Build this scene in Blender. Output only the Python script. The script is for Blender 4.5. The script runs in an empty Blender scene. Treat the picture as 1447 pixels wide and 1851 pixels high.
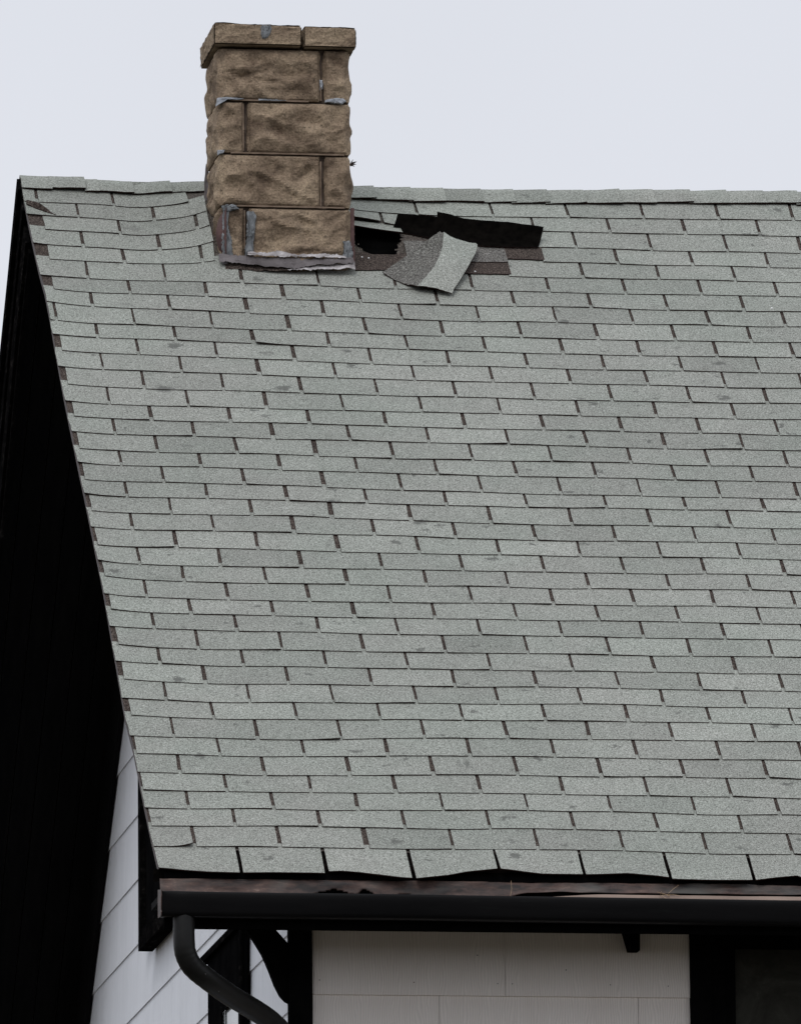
import bpy, math, random
from mathutils import Vector, Euler, noise
from math import sin, cos, radians as RAD, pi, exp, hypot

random.seed(11)
SC = bpy.context.scene
COL = SC.collection

# ------------------------------------------------------------------ camera
cd = bpy.data.cameras.new("camera")
cam = bpy.data.objects.new("camera", cd)
COL.objects.link(cam)
cam.location = (-5.658, -32.209, -4.464)
cam.rotation_euler = (1.7453821, 0.0083203, -0.1437372)
cd.sensor_fit = 'HORIZONTAL'; cd.sensor_width = 36.0
cd.lens = 418.48
cd.clip_start = 0.5; cd.clip_end = 3000
SC.camera = cam

# ------------------------------------------------------------------ world: bright overcast sky
SUN_EL, SUN_AZ = 48.0, 205.0          # azimuth the light comes from, clockwise from +Y
wd = bpy.data.worlds.new("World"); SC.world = wd; wd.use_nodes = True
nt = wd.node_tree; nt.nodes.clear()
N = nt.nodes.new
out = N('ShaderNodeOutputWorld'); bg = N('ShaderNodeBackground')
sky = N('ShaderNodeTexSky'); sky.sky_type = 'NISHITA'; sky.sun_disc = False
sky.sun_elevation = RAD(SUN_EL); sky.sun_rotation = RAD(SUN_AZ)
sky.dust_density = 4.0
tc = N('ShaderNodeTexCoord'); sep = N('ShaderNodeSeparateXYZ')
nt.links.new(tc.outputs['Generated'], sep.inputs[0])
ramp = N('ShaderNodeValToRGB')        # overcast sky: zenith brighter than the horizon
e = ramp.color_ramp.elements
e[0].position = 0.0; e[0].color = (7.8, 7.9, 8.4, 1)
e[1].position = 1.0; e[1].color = (17.0, 17.6, 18.8, 1)
m = ramp.color_ramp.elements.new(0.3); m.color = (7.6, 7.85, 8.5, 1)
nt.links.new(sep.outputs['Z'], ramp.inputs['Fac'])
no = N('ShaderNodeTexNoise'); no.inputs['Scale'].default_value = 5.0; no.inputs['Detail'].default_value = 3
nt.links.new(tc.outputs['Generated'], no.inputs['Vector'])
mr = N('ShaderNodeMapRange'); mr.inputs['To Min'].default_value = 0.955; mr.inputs['To Max'].default_value = 1.045
mr.inputs['From Min'].default_value = 0.3; mr.inputs['From Max'].default_value = 0.7
nt.links.new(no.outputs['Fac'], mr.inputs['Value'])
mul = N('ShaderNodeVectorMath'); mul.operation = 'SCALE'
nt.links.new(ramp.outputs['Color'], mul.inputs[0]); nt.links.new(mr.outputs[0], mul.inputs['Scale'])
mx = N('ShaderNodeMix'); mx.data_type = 'RGBA'; mx.inputs['Factor'].default_value = 0.94
nt.links.new(sky.outputs[0], mx.inputs['A']); nt.links.new(mul.outputs[0], mx.inputs['B'])
nt.links.new(mx.outputs['Result'], bg.inputs['Color'])
bg.inputs['Strength'].default_value = 0.1
nt.links.new(bg.outputs[0], out.inputs['Surface'])

sl = bpy.data.lights.new("sun", 'SUN'); sl.energy = 0.9; sl.angle = RAD(20); sl.color = (1, .97, .93)
so = bpy.data.objects.new("sun", sl); COL.objects.link(so)
a, el = RAD(SUN_AZ), RAD(SUN_EL)
dv = Vector((sin(a)*cos(el), cos(a)*cos(el), sin(el)))
so.rotation_euler = dv.to_track_quat('Z', 'Y').to_euler()
so.location = dv*30

SC.view_settings.view_transform = 'Standard'; SC.view_settings.look = 'None'
SC.view_settings.gamma = 1; SC.view_settings.exposure = 0.0

# ------------------------------------------------------------------ measured geometry
PITCH = 0.69484
cP, sP = cos(PITCH), sin(PITCH)
TABW = 0.3048
XE = -1.85             # left roof edge (mean)
XR_END = 4.30          # right gable roof edge
GX = -1.275            # gable wall
GXR = 3.72
FY = 0.45              # front wall
RIDGE_S = 5.165
RY, RZ = RIDGE_S*cP, RIDGE_S*sP
BY = 2*RY - FY         # back wall
GZ = -6.06             # ground
SL = [-0.043,0.121,0.261,0.377,0.496,0.614,0.74,0.856,0.997,1.117,1.246,1.372,1.49,1.629,1.743,1.855,1.984,2.103,2.231,2.364,2.487,2.606,2.722,2.846,2.957,3.086,3.206,3.319,3.455,3.592,3.723,3.851,3.961,4.095,4.214,4.331,4.47,4.589,4.719,4.835,4.95]
SR = [-0.04,0.123,0.262,0.391,0.508,0.636,0.766,0.894,1.019,1.136,1.252,1.372,1.49,1.619,1.737,1.857,1.978,2.094,2.214,2.333,2.453,2.579,2.682,2.812,2.931,3.06,3.182,3.304,3.425,3.556,3.678,3.801,3.924,4.051,4.179,4.302,4.425,4.548,4.671,4.808,4.925]
XL = [-0.005,0.0,0.005,0.002,-0.002,-0.005,-0.002,-0.005,-0.0,-0.007,-0.004,-0.004,-0.004,-0.003,-0.008,-0.012,-0.01,-0.014,-0.015,-0.015,-0.012,-0.015,-0.017,-0.017,-0.02,-0.018,-0.019,-0.019,-0.022,-0.019,-0.021,-0.017,-0.016,-0.015,-0.011,-0.012,-0.008,-0.009,-0.003,-0.008,-0.009]
XRr = [-0.002,0.008,0.003,0.003,-0.001,-0.002,-0.004,-0.007,-0.002,-0.007,-0.003,-0.007,-0.006,-0.014,-0.015,-0.016,-0.017,-0.02,-0.018,-0.019,-0.02,-0.022,-0.029,-0.031,-0.033,-0.032,-0.031,-0.031,-0.036,-0.03,-0.03,-0.027,-0.024,-0.021,-0.017,-0.016,-0.015,-0.014,-0.012,-0.01,-0.01]
EAVE = [(-1.811,-0.021),(-1.726,-0.035),(-1.633,-0.048),(-1.528,-0.053),(-1.416,-0.047),(-1.227,-0.05),(-1.212,-0.031),(-1.132,-0.037),(-1.026,-0.059),(-0.94,-0.079),(-0.912,-0.078),(-0.793,-0.054),(-0.723,-0.028),(-0.617,-0.006),(-0.595,-0.007),(-0.515,-0.026),(-0.449,-0.037),(-0.305,-0.036),(-0.154,-0.027),(-0.013,-0.049),(-0.002,-0.057),(0.163,-0.057),(0.307,-0.054),(0.371,-0.037),(0.474,-0.016)]
EDGE = [(-0.037,-1.814),(0.37,-1.825),(0.747,-1.83),(0.997,-1.842),(1.744,-1.842),(2.355,-1.845),(2.899,-1.855),(3.459,-1.864),(4.124,-1.866),(4.625,-1.882),(5.043,-1.887),(5.171,-1.886)]

def interp(t, T):
    if t <= T[0][0]: return T[0][1]
    for (a0, b0), (a1, b1) in zip(T, T[1:]):
        if t <= a1: return b0 + (b1-b0)*(t-a0)/(a1-a0)
    return T[-1][1]
def edge_x(s): return interp(s, EDGE)
def sm(a, b, x):
    t = min(1, max(0, (x-a)/(b-a))); return t*t*(3-2*t)
def n3(x, y, z=0.0): return noise.noise(Vector((x, y, z)))

def warp(X, s):
    w = 0.006*n3(X*0.9+3, s*0.9+1, 2.2) + 0.0035*n3(X*3.1, s*3.1, 7)
    d = X - edge_x(s)
    w += 0.020*exp(-max(d, 0)/0.12)*sm(0.2, 1.2, s)*(0.75+0.6*n3(s*2.3, 5))
    # shingles turned up against the chimney's left flank
    if s > 4.25 and X < -0.9:
        w += 0.052*exp(-(max(-1.16-X, 0)/0.09)**1.3)*sm(4.3, 4.62, s)*sm(5.12, 4.95, s)*sm(-0.9, -1.12, X)
        w -= 0.010*exp(-((X+1.45)/0.10)**2)*sm(4.4, 4.7, s)
    if s > 4.6 and X > -0.7:
        w += 0.018*exp(-(max(X+0.62, 0)/0.14)**1.4)*sm(4.62, 4.78, s)*sm(5.08, 4.9, s)
    w += sm(4.7, 5.1, s)*interp(X, [(-1.9, .004), (-1.2, .002), (-.56, -.007), (0, -.004), (.7, .012), (1.3, .020), (2, .018)])
    return w

def rp(X, s, h=0.0, wf=1.0):
    h = h + warp(X, s)*wf
    return Vector((X, s*cP - h*sP, s*sP + h*cP))

# ------------------------------------------------------------------ mesh helpers
class MB:
    def __init__(self): self.v = []; self.f = []; self.m = []; self.c = {}; self.tone = 0.5; self.ft = []
    def V(self, p): self.v.append(tuple(p)); return len(self.v)-1
    def F(self, idx, mi=0): self.f.append(tuple(idx)); self.m.append(mi); self.ft.append(self.tone)
    def quad(self, a, b, c, d, mi=0): self.F([self.V(a), self.V(b), self.V(c), self.V(d)], mi)
    def box(self, x0, x1, y0, y1, z0, z1, mi=0):
        i = [self.V((x, y, z)) for z in (z0, z1) for y in (y0, y1) for x in (x0, x1)]
        for q in ((0,2,3,1),(4,5,7,6),(0,1,5,4),(2,6,7,3),(0,4,6,2),(1,3,7,5)): self.F([i[k] for k in q], mi)
    def hexa(self, P, mi=0):       # 8 points: bottom 4 (ccw), top 4
        i = [self.V(p) for p in P]
        for q in ((3,2,1,0),(4,5,6,7),(0,1,5,4),(1,2,6,5),(2,3,7,6),(3,0,4,7)): self.F([i[k] for k in q], mi)
    def grid(self, fn, nu, nv, mi=0, flip=False):
        idx = [[self.V(fn(u/nu, v/nv)) for u in range(nu+1)] for v in range(nv+1)]
        for v in range(nv):
            for u in range(nu):
                q = [idx[v][u], idx[v][u+1], idx[v+1][u+1], idx[v+1][u]]
                self.F(q[::-1] if flip else q, mi)
        return idx
    def sheet(self, top, bot, nu, nv, mi=0, me=None, mb=None):
        """closed thin slab from two surface functions"""
        me = mi if me is None else me; mb = me if mb is None else mb
        A = self.grid(top, nu, nv, mi); B = self.grid(bot, nu, nv, mb, True)
        for u in range(nu):
            self.F([A[0][u+1], A[0][u], B[0][u], B[0][u+1]], me)
            self.F([A[nv][u], A[nv][u+1], B[nv][u+1], B[nv][u]], me)
        for v in range(nv):
            self.F([A[v][0], A[v+1][0], B[v+1][0], B[v][0]], me)
            self.F([A[v+1][nu], A[v][nu], B[v][nu], B[v+1][nu]], me)
    def prism(self, poly, axis, a0, a1, mi=0):
        """poly: 2D points; extruded along axis"""
        def mk(p, a):
            if axis == 'x': return (a, p[0], p[1])
            if axis == 'y': return (p[0], a, p[1])
            return (p[0], p[1], a)
        A = [self.V(mk(p, a0)) for p in poly]; B = [self.V(mk(p, a1)) for p in poly]
        n = len(poly)
        self.F(A[::-1], mi); self.F(B, mi)
        for k in range(n): self.F([A[k], A[(k+1) % n], B[(k+1) % n], B[k]], mi)
    def tube(self, pts, r, n=16, mi=0, cap=True):
        pts = [Vector(p) for p in pts]; rings = []
        rr = r if isinstance(r, (list, tuple)) else [r]*len(pts)
        up = Vector((0, 1, 0.13))
        for k, p in enumerate(pts):
            t = (pts[min(k+1, len(pts)-1)] - pts[max(k-1, 0)]).normalized()
            a = t.cross(up).normalized(); b = t.cross(a).normalized()
            rings.append([self.V(p + (a*cos(2*pi*j/n)+b*sin(2*pi*j/n))*rr[k]) for j in range(n)])
        for R0, R1 in zip(rings, rings[1:]):
            for j in range(n): self.F([R0[j], R0[(j+1) % n], R1[(j+1) % n], R1[j]], mi)
        if cap: self.F(rings[0], mi); self.F(rings[-1][::-1], mi)
    def build(self, name, mats, parent=None, smooth=False, origin=None):
        me = bpy.data.meshes.new(name)
        o = Vector(origin) if origin is not None else Vector((0, 0, 0))
        me.from_pydata([tuple(Vector(p)-o) for p in self.v], [], self.f)
        if not isinstance(mats, (list, tuple)): mats = [mats]
        for m in mats: me.materials.append(m)
        me.polygons.foreach_set('material_index', self.m)
        if any(t != 0.5 for t in self.ft):
            at = me.attributes.new('tone', 'FLOAT', 'FACE'); at.data.foreach_set('value', self.ft)
        if smooth: me.polygons.foreach_set('use_smooth', [True]*len(self.f))
        me.update()
        ob = bpy.data.objects.new(name, me); COL.objects.link(ob)
        if parent is not None: ob.parent = parent
        if origin is not None and parent is None: ob.location = o
        return ob

def fix_normals(ob):
    import bmesh
    bm = bmesh.new(); bm.from_mesh(ob.data)
    bmesh.ops.recalc_face_normals(bm, faces=bm.faces); bm.to_mesh(ob.data); bm.free()

def tag(o, label=None, cat=None, group=None, kind=None):
    if label: o['label'] = label
    if cat: o['category'] = cat
    if group: o['group'] = group
    if kind: o['kind'] = kind
    return o

# ------------------------------------------------------------------ materials
class MT:
    def __init__(self, name, rough=0.8, spec=0.5):
        self.m = bpy.data.materials.new(name); self.m.use_nodes = True
        self.t = self.m.node_tree; self.b = self.t.nodes['Principled BSDF']
        self.b.inputs['Roughness'].default_value = rough
        self.b.inputs['Specular IOR Level'].default_value = spec
        self.co = self.n('ShaderNodeTexCoord').outputs['Object']
    def n(self, t): return self.t.nodes.new(t)
    def l(self, a, b): self.t.links.new(a, b)
    def noise(self, scale, detail=2, rough=0.5, vec=None, dist=0):
        x = self.n('ShaderNodeTexNoise'); x.inputs['Scale'].default_value = scale
        x.inputs['Detail'].default_value = detail; x.inputs['Roughness'].default_value = rough
        x.inputs['Distortion'].default_value = dist
        self.l(vec or self.co, x.inputs['Vector']); return x.outputs['Fac']
    def map(self, scale, loc=(0, 0, 0), rot=(0, 0, 0)):
        x = self.n('ShaderNodeMapping'); x.inputs['Scale'].default_value = scale; x.inputs['Location'].default_value = loc
        x.inputs['Rotation'].default_value = rot
        self.l(self.co, x.inputs['Vector']); return x.outputs[0]
    def ramp(self, v, stops):
        x = self.n('ShaderNodeValToRGB'); el = x.color_ramp.elements
        while len(el) < len(stops): el.new(0.5)
        for k, (p, c) in enumerate(stops):
            el[k].position = p; el[k].color = (c, c, c, 1) if isinstance(c, (int, float)) else (*c, 1)
        self.l(v, x.inputs['Fac']); return x.outputs['Color']
    def mix(self, f, a, b, mode='MIX'):
        x = self.n('ShaderNodeMix'); x.data_type = 'RGBA'; x.blend_type = mode
        for sock, val in (('Factor', f), ('A', a), ('B', b)):
            s = x.inputs[sock] if sock != 'Factor' else x.inputs[0]
            if sock == 'A': s = x.inputs[6]
            if sock == 'B': s = x.inputs[7]
            if isinstance(val, (int, float)): s.default_value = val if sock == 'Factor' else (val, val, val, 1)
            elif isinstance(val, tuple): s.default_value = (*val, 1)
            else: self.l(val, s)
        return x.outputs[2]
    def math(self, op, a, b=0.0):
        x = self.n('ShaderNodeMath'); x.operation = op
        for k, v in enumerate((a, b)):
            if isinstance(v, (int, float)): x.inputs[k].default_value = v
            else: self.l(v, x.inputs[k])
        return x.outputs[0]
    def attr(self, name):
        x = self.n('ShaderNodeAttribute'); x.attribute_name = name; return x.outputs['Fac']
    def color(self, c):
        if isinstance(c, tuple): self.b.inputs['Base Color'].default_value = (*c, 1)
        else: self.l(c, self.b.inputs['Base Color'])
    def bump(self, h, strength=0.5, dist=0.01):
        x = self.n('ShaderNodeBump'); x.inputs['Strength'].default_value = strength; x.inputs['Distance'].default_value = dist
        self.l(h, x.inputs['Height']); self.l(x.outputs[0], self.b.inputs['Normal'])

def granule_mat(name, base, dark, light, spots=True, speck_dark=0.35, amp=0.26, attr=True):
    t = MT(name, 0.95, 0.15)
    g = t.noise(140, 2, 0.6)
    sp = t.ramp(g, [(0.34, dark), (0.46, base), (0.55, base), (0.66, light)])
    g2 = t.noise(270, 1, 0.5)
    sp = t.mix(0.55, sp, t.ramp(g2, [(0.36, dark), (0.5, base), (0.64, light)]))
    # weather variation: broad and mid-size
    big = t.noise(0.8, 3, 0.6)
    mid = t.noise(8, 5, 0.7)
    v = t.math('ADD', t.math('MULTIPLY', big, 0.30), t.math('MULTIPLY', mid, 0.34))
    if attr:
        tn = t.attr('tone'); v = t.math('ADD', v, t.math('MULTIPLY', tn, amp))
    else: v = t.math('ADD', v, amp*0.5)
    v = t.math('ADD', v, 1.0 - 0.32 - amp*0.5)
    cmb = t.n('ShaderNodeCombineColor'); [t.l(v, cmb.inputs[k]) for k in range(3)]
    c = t.mix(1.0, sp, cmb.outputs[0], 'MULTIPLY')
    # algae-green / lilac drift
    hue = t.ramp(t.noise(2.3, 3, 0.6, t.map((1, 1, 1), (9, 3, 1))), [(0.35, (0.995, 0.998, 0.98)), (0.65, (0.96, 1.0, 0.965))])
    c = t.mix(1.0, c, hue, 'MULTIPLY')
    if spots:
        st = t.noise(3.4, 5, 0.72, t.map((1.4, 1, 1.0), (4, 2, 7)), 0.6)
        fine = t.noise(70, 3, 0.8)
        k = t.ramp(t.math('ADD', st, t.math('MULTIPLY', fine, 0.10)), [(0.735, 0.0), (0.80, 0.75)])
        c = t.mix(k, c, tuple(x*speck_dark for x in base))
        # small scuffs where granules rubbed off
        sp_ = t.n('ShaderNodeSeparateXYZ'); t.l(t.co, sp_.inputs[0])
        for sc_, thr, rad, seed_ in ((2.3, .78, .12, 0.0), (5.6, .82, .16, 3.3), (14, .88, .2, 7.7)):
            px_ = t.math('ADD', sp_.outputs[0], t.math('MULTIPLY', t.noise(19, 5, .8), .16))
            pz_ = t.math('MULTIPLY', t.math('ADD', sp_.outputs[2], t.math('MULTIPLY', t.noise(27, 5, .8), .055)), 2.1)
            cx = t.n('ShaderNodeCombineXYZ'); t.l(t.math('ADD', px_, seed_), cx.inputs[0]); t.l(pz_, cx.inputs[1])
            vo = t.n('ShaderNodeTexVoronoi'); vo.voronoi_dimensions = '2D'; vo.inputs['Scale'].default_value = sc_
            t.l(cx.outputs[0], vo.inputs['Vector'])
            cr = t.n('ShaderNodeSeparateColor'); t.l(vo.outputs['Color'], cr.inputs[0])
            rare = t.ramp(cr.outputs[0], [(thr, 0.0), (thr+.01, 1.0)])
            rv = t.math('MULTIPLY', cr.outputs[1], rad)
            near = t.math('SUBTRACT', rv, t.math('ADD', vo.outputs['Distance'], t.math('MULTIPLY', t.noise(95, 3, .8), .03)))
            near = t.ramp(near, [(0.0, 0.0), (0.04, .85)])
            c = t.mix(t.math('MULTIPLY', rare, near), c, tuple(x*0.42 for x in base))
    t.color(c)
    t.bump(g, 0.5, 0.002)
    return t.m

M_SHINGLE = granule_mat('weathered_grey_granules', (.214, .219, .202), (.066, .066, .060), (.375, .38, .36))
M_DARKGR = granule_mat('dark_brown_granules', (.027, .019, .0165), (.007, .005, .0045), (.15, .12, .105), spots=False, amp=.1, attr=False)
M_DARKGR2 = granule_mat('unfaded_granules', (.075, .069, .065), (.018, .016, .015), (.30, .29, .275), spots=False, amp=.1, attr=False)
M_BARE = granule_mat('exposed_headlap', (.045, .036, .031), (.012, .009, .008), (.17, .15, .135), spots=False, amp=.2, attr=False)

def edge_mat():
    t = MT('shingle_cut_edge', 0.95, 0.1); t.color(t.ramp(t.noise(60, 3), [(0.35, (.016, .008, .007)), (0.65, (.042, .023, .020))])); return t.m
M_EDGE = edge_mat()
def simple(name, lo, hi, scale=20, rough=0.7, spec=0.3, bump=0, bs=60, stretch=None, detail=4):
    t = MT(name, rough, spec)
    v = t.map(stretch) if stretch else None
    t.color(t.ramp(t.noise(scale, detail, 0.6, v), [(0.3, lo), (0.7, hi)]))
    if bump: t.bump(t.noise(bs, 4, 0.6, v), bump, 0.004)
    return t.m
M_TAR = simple('asphalt_underside', (.002, .0018, .0017), (.0055, .0048, .0042), 30, 0.9, 0.0)
M_DARK = simple('painted_attic_dark', (.001, .001, .001), (.003, .003, .003), 10, 1, 0)

def black_paint():
    t = MT('black_paint', 0.8, 0.0)
    n = t.noise(9, 5, 0.65)
    c = t.ramp(n, [(0.35, (.0028, .0028, .0032)), (0.72, (.0062, .006, .0062))])
    f = t.ramp(t.noise(42, 4, 0.75, t.map((1, 1, .25))), [(0.74, 0.0), (0.82, .4)])
    t.color(t.mix(f, c, (.025, .021, .019)))
    t.bump(t.noise(55, 4), 0.25, 0.003); return t.m
M_BLACK = black_paint()
def weathered_black():
    t = MT('peeling_black_paint', 0.85, 0.0)
    g = t.noise(30, 5, 0.75, t.map((1, .35, 1)))
    t.color(t.ramp(g, [(0.48, (.0035, .0034, .0036)), (0.62, (.010, .0092, .009)), (0.78, (.06, .054, .05))]))
    t.bump(g, 0.5, 0.005); return t.m
M_WBLACK = weathered_black()
def soffit_mat():
    t = MT('black_soffit_boards', 0.9, 0.05)
    t.color(t.ramp(t.noise(9, 4, .7, t.map((3, .3, .3))), [(.35, (.0035, .0035, .004)), (.7, (.008, .0078, .008))])); return t.m
M_SOFFIT = soffit_mat()
def gutter_mat():
    t = MT('black_enamel_gutter', 0.5, 0.06)
    n = t.noise(5, 5, 0.7, t.map((.25, 1, 2.5)))
    c = t.ramp(n, [(0.3, (.0028, .0028, .0032)), (0.75, (.0062, .006, .0064))])
    dust = t.ramp(t.noise(24, 4, 0.7, t.map((.3, 1, 3))), [(0.6, 0), (0.8, .3)])
    t.color(t.mix(dust, c, (.02, .026, .024)))
    t.bump(t.noise(2.2, 2), 0.15, 0.02); return t.m
M_GUTTER = gutter_mat()
def pipe_mat():
    t = MT('weathered_black_downspout', 0.42, 0.22)
    n = t.noise(16, 5, 0.7)
    c = t.ramp(n, [(0.3, (.0045, .0045, .0048)), (0.7, (.0095, .0098, .0095))])
    sc = t.ramp(t.noise(60, 4, 0.8, t.map((1, 1, .2))), [(0.68, 0), (0.76, .5)])
    t.color(t.mix(sc, c, (.07, .07, .068)))
    return t.m
M_PIPE = pipe_mat()
def rust_mat():
    t = MT('rusty_brown_flashing', 0.6, 0.4)
    a = t.noise(9, 6, 0.78, t.map((.6, 1, 2.0)))
    c = t.ramp(a, [(0.38, (.012, .008, .0075)), (0.49, (.050, .029, .024)), (0.60, (.095, .057, .046)), (0.70, (.27, .19, .15))])
    g = t.ramp(t.noise(3.1, 3, 0.6, t.map((1, 1, 1), (5, 5, 5))), [(0.55, 0), (0.68, .8)])
    c = t.mix(g, c, (.075, .075, .07))
    t.color(c); t.bump(t.noise(40, 4), 0.3, 0.003); return t.m
M_RUST = rust_mat()
M_BROWNMETAL = simple('brown_drip_edge', (.026, .018, .017), (.060, .040, .037), 14, 0.6, 0.3)
M_BEIGEMETAL = simple('faded_tan_gutter_lip', (.15, .11, .09), (.27, .20, .165), 9, 0.6, 0.3, stretch=(.4, 1, 2))

def siding_mat(name, axis, base, dirt):
    """painted fibre siding embossed with vertical wood grain"""
    t = MT(name, 0.6, 0.3)
    sx = (1, 1, .055)
    v = t.map(sx)
    g = t.noise(115, 3, 0.6, v, 0.8)
    knots = t.n('ShaderNodeTexWave'); knots.wave_type = 'BANDS'; knots.bands_direction = 'X' if axis == 'x' else 'Y'
    knots.inputs['Scale'].default_value = 34; knots.inputs['Distortion'].default_value = 14
    knots.inputs['Detail'].default_value = 2.0; knots.inputs['Detail Scale'].default_value = .55
    t.l(t.map((1, 1, .3)), knots.inputs['Vector'])
    h = t.math('ADD', t.math('MULTIPLY', g, .45), t.math('MULTIPLY', knots.outputs['Fac'], .6))
    d = t.math('ADD', t.math('MULTIPLY', t.noise(2.2, 5, .65, t.map((1, 1, .35))), .7), t.math('MULTIPLY', t.noise(14, 4, .7, t.map((1, 1, .12))), .3))
    c = t.ramp(d, [(0.3, dirt), (0.65, base)])
    line = t.ramp(h, [(0.30, .90), (0.6, 1.0)])
    c = t.mix(1.0, c, line, 'MULTIPLY')
    t.color(c); t.bump(h, 0.42, 0.0025)
    return t.m
M_SIDF = siding_mat('grey_white_front_siding', 'x', (.90, .855, .82), (.83, .775, .735))
M_SIDG = siding_mat('pale_blue_white_gable_siding', 'y', (.78, .80, .845), (.68, .70, .74))
M_JOINT = simple('siding_joint', (.05, .04, .038), (.12, .10, .09), 30)

def stone_mat(name, k=1.0):
    t = MT(name, 0.95, 0.15)
    big = t.noise(6.5, 5, .62, None, .3)
    c = t.ramp(big, [(0.32, tuple(k*x for x in (.115, .082, .058))), (0.47, tuple(k*x for x in (.235, .176, .124))), (0.66, tuple(k*x for x in (.33, .255, .178)))])
    fi = t.noise(120, 4, .75)
    c = t.mix(1.0, c, t.ramp(fi, [(0.34, .62), (0.5, 1.0), (0.66, 1.32)]), 'MULTIPLY')
    soot = t.ramp(t.noise(11, 5, .7, t.map((1, 1, 1.3), (3, 1, 2))), [(0.55, 0), (0.72, .42)])
    c = t.mix(soot, c, tuple(k*x for x in (.045, .036, .031)))
    pit = t.ramp(t.noise(75, 2, .5, t.map((1, 1, 1), (7, 7, 7))), [(0.28, .6), (0.34, 0)])
    c = t.mix(pit, c, (.02, .016, .013))
    t.color(c)
    t.bump(t.math('ADD', t.math('MULTIPLY', fi, .35), t.noise(28, 4, .6)), 1.0, 0.012); return t.m
M_STONE = stone_mat('brown_rockface_block')
M_CAP = stone_mat('brown_cap_stone', .92)
M_MORTAR = simple('dark_recessed_mortar', (.035, .026, .022), (.13, .10, .08), 25, .95, .1, .4)
M_MORTARLIP = simple('tan_mortar_bead', (.12, .085, .062), (.22, .165, .125), 25, .95, .1, .4)
M_CAULK = simple('pale_blue_grey_caulk', (.17, .185, .205), (.40, .42, .46), 22, .8, .3, .5)
M_TARG = simple('grey_roof_cement', (.040, .044, .048), (.24, .255, .27), 40, .7, .35, .9, 70, stretch=(1.6, 1, .5))
M_FLASH = simple('purple_grey_flashing', (.055, .047, .048), (.15, .135, .138), 9, .75, .3, .7, 35)
M_FLASHW = simple('peeling_white_flashing', (.13, .115, .115), (.47, .45, .455), 26, .75, .3, .7, 60)
M_FLASHR = simple('maroon_metal_flashing', (.040, .018, .018), (.10, .05, .045), 20, .6, .35, .4)
def glass_mat(name, col, rough, spec):
    t = MT(name, rough, spec); n = t.noise(3.5, 5, .7)
    t.color(t.ramp(n, [(0.35, tuple(x*.7 for x in col)), (0.7, tuple(x*1.4 for x in col))]))
    r = t.noise(30, 4, .8, None, 1.5); 
    return t.m
M_GLASS_PALE = glass_mat('glass_painted_sky_reflection', (.30, .32, .32), .08, .9)  # reflected sky is put into the pale base colour
def dark_glass_mat():  # window glass: a dark reflection painted in as dull colour
    t = MT('glass_painted_dark_reflection', .8, .1)
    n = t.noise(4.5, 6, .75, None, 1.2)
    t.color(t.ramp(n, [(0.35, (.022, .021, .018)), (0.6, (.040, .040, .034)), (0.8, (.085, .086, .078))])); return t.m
M_GLASS_DARK = dark_glass_mat()
M_STRAW = simple('dry_straw', (.30, .20, .12), (.5, .38, .26), 30)
M_BARK = simple('dark_debris', (.012, .009, .008), (.04, .03, .025), 30, .9, .1)

# ------------------------------------------------------------------ ground
g = MB(); n = 40; S = 1500
def gfn(u, v):
    x = (u-.5); y = (v-.5); x = (abs(x)*2)**2.2*math.copysign(S, x); y = (abs(y)*2)**2.2*math.copysign(S, y)
    return (x, y, GZ - 0.0)
g.grid(gfn, n, n)
tg = MT('lawn', .95, .1)
tg.color(tg.mix(tg.noise(.5, 5, .6), (.048, .041, .030), (.085, .074, .056))); tg.bump(tg.noise(20, 5), .6, .05)
gr = g.build('ground', tg.m); tag(gr, kind='structure')

# ------------------------------------------------------------------ the house
house = bpy.data.objects.new('house', None); COL.objects.link(house)
house.location = (1.2, RY, GZ)
tag(house, 'old gabled house under a weathered grey-green shingle roof with black trim and white siding', 'house')
def part(mb, name, mats, parent=None, smooth=False, fix=False):
    o = mb.build(name, mats, parent or house, smooth)
    if parent is None: o.location = -house.location
    if fix: fix_normals(o)
    return o

# --- roof body (slab with the torn-open hole) -----------------------------------
def frange(a, b, st):
    n = max(1, round((b-a)/st)); return [a+(b-a)*k/n for k in range(n)]
HOLE = [(-0.597,4.795),(-0.53,4.815),(-0.43,4.81),(-0.40,4.74),(-0.425,4.66),(-0.44,4.60),(-0.475,4.575),(-0.535,4.578),(-0.575,4.64),(-0.597,4.70)]
def inpoly(x, y, P):
    c = False; j = len(P)-1
    for i in range(len(P)):
        if (P[i][1] > y) != (P[j][1] > y) and x < (P[j][0]-P[i][0])*(y-P[i][1])/(P[j][1]-P[i][1])+P[i][0]: c = not c
        j = i
    return c
xs = frange(0, 1.2, .06) + frange(1.2, 1.5, .005) + frange(1.5, XR_END-XE, .06) + [XR_END-XE]
ss = [0.02] + frange(0.05, 4.5, .06) + frange(4.5, 4.85, .005) + frange(4.85, RIDGE_S, .06) + [RIDGE_S]
mb = MB(); idx = {}
for j, s in enumerate(ss):
    ex = edge_x(s)
    for i, d in enumerate(xs):
        X = ex + d + 0.004 if d < .5 else (XE + d + (ex-XE+.004)*max(0, 1-(d-.5)/.6))
        idx[i, j] = (mb.V(rp(X, s, -0.004)), X, s)
for j in range(len(ss)-1):
    for i in range(len(xs)-1):
        X = (idx[i, j][1]+idx[i+1, j][1])/2; s = (ss[j]+ss[j+1])/2
        if inpoly(X+.014*n3(X*60, s*60), s+.014*n3(X*60, s*60, 4), HOLE): continue
        mb.F([idx[i, j][0], idx[i+1, j][0], idx[i+1, j+1][0], idx[i, j+1][0]], 3 if s < .14 else 0)  # eave band: darkness of the gap behind the slots painted black
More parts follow.
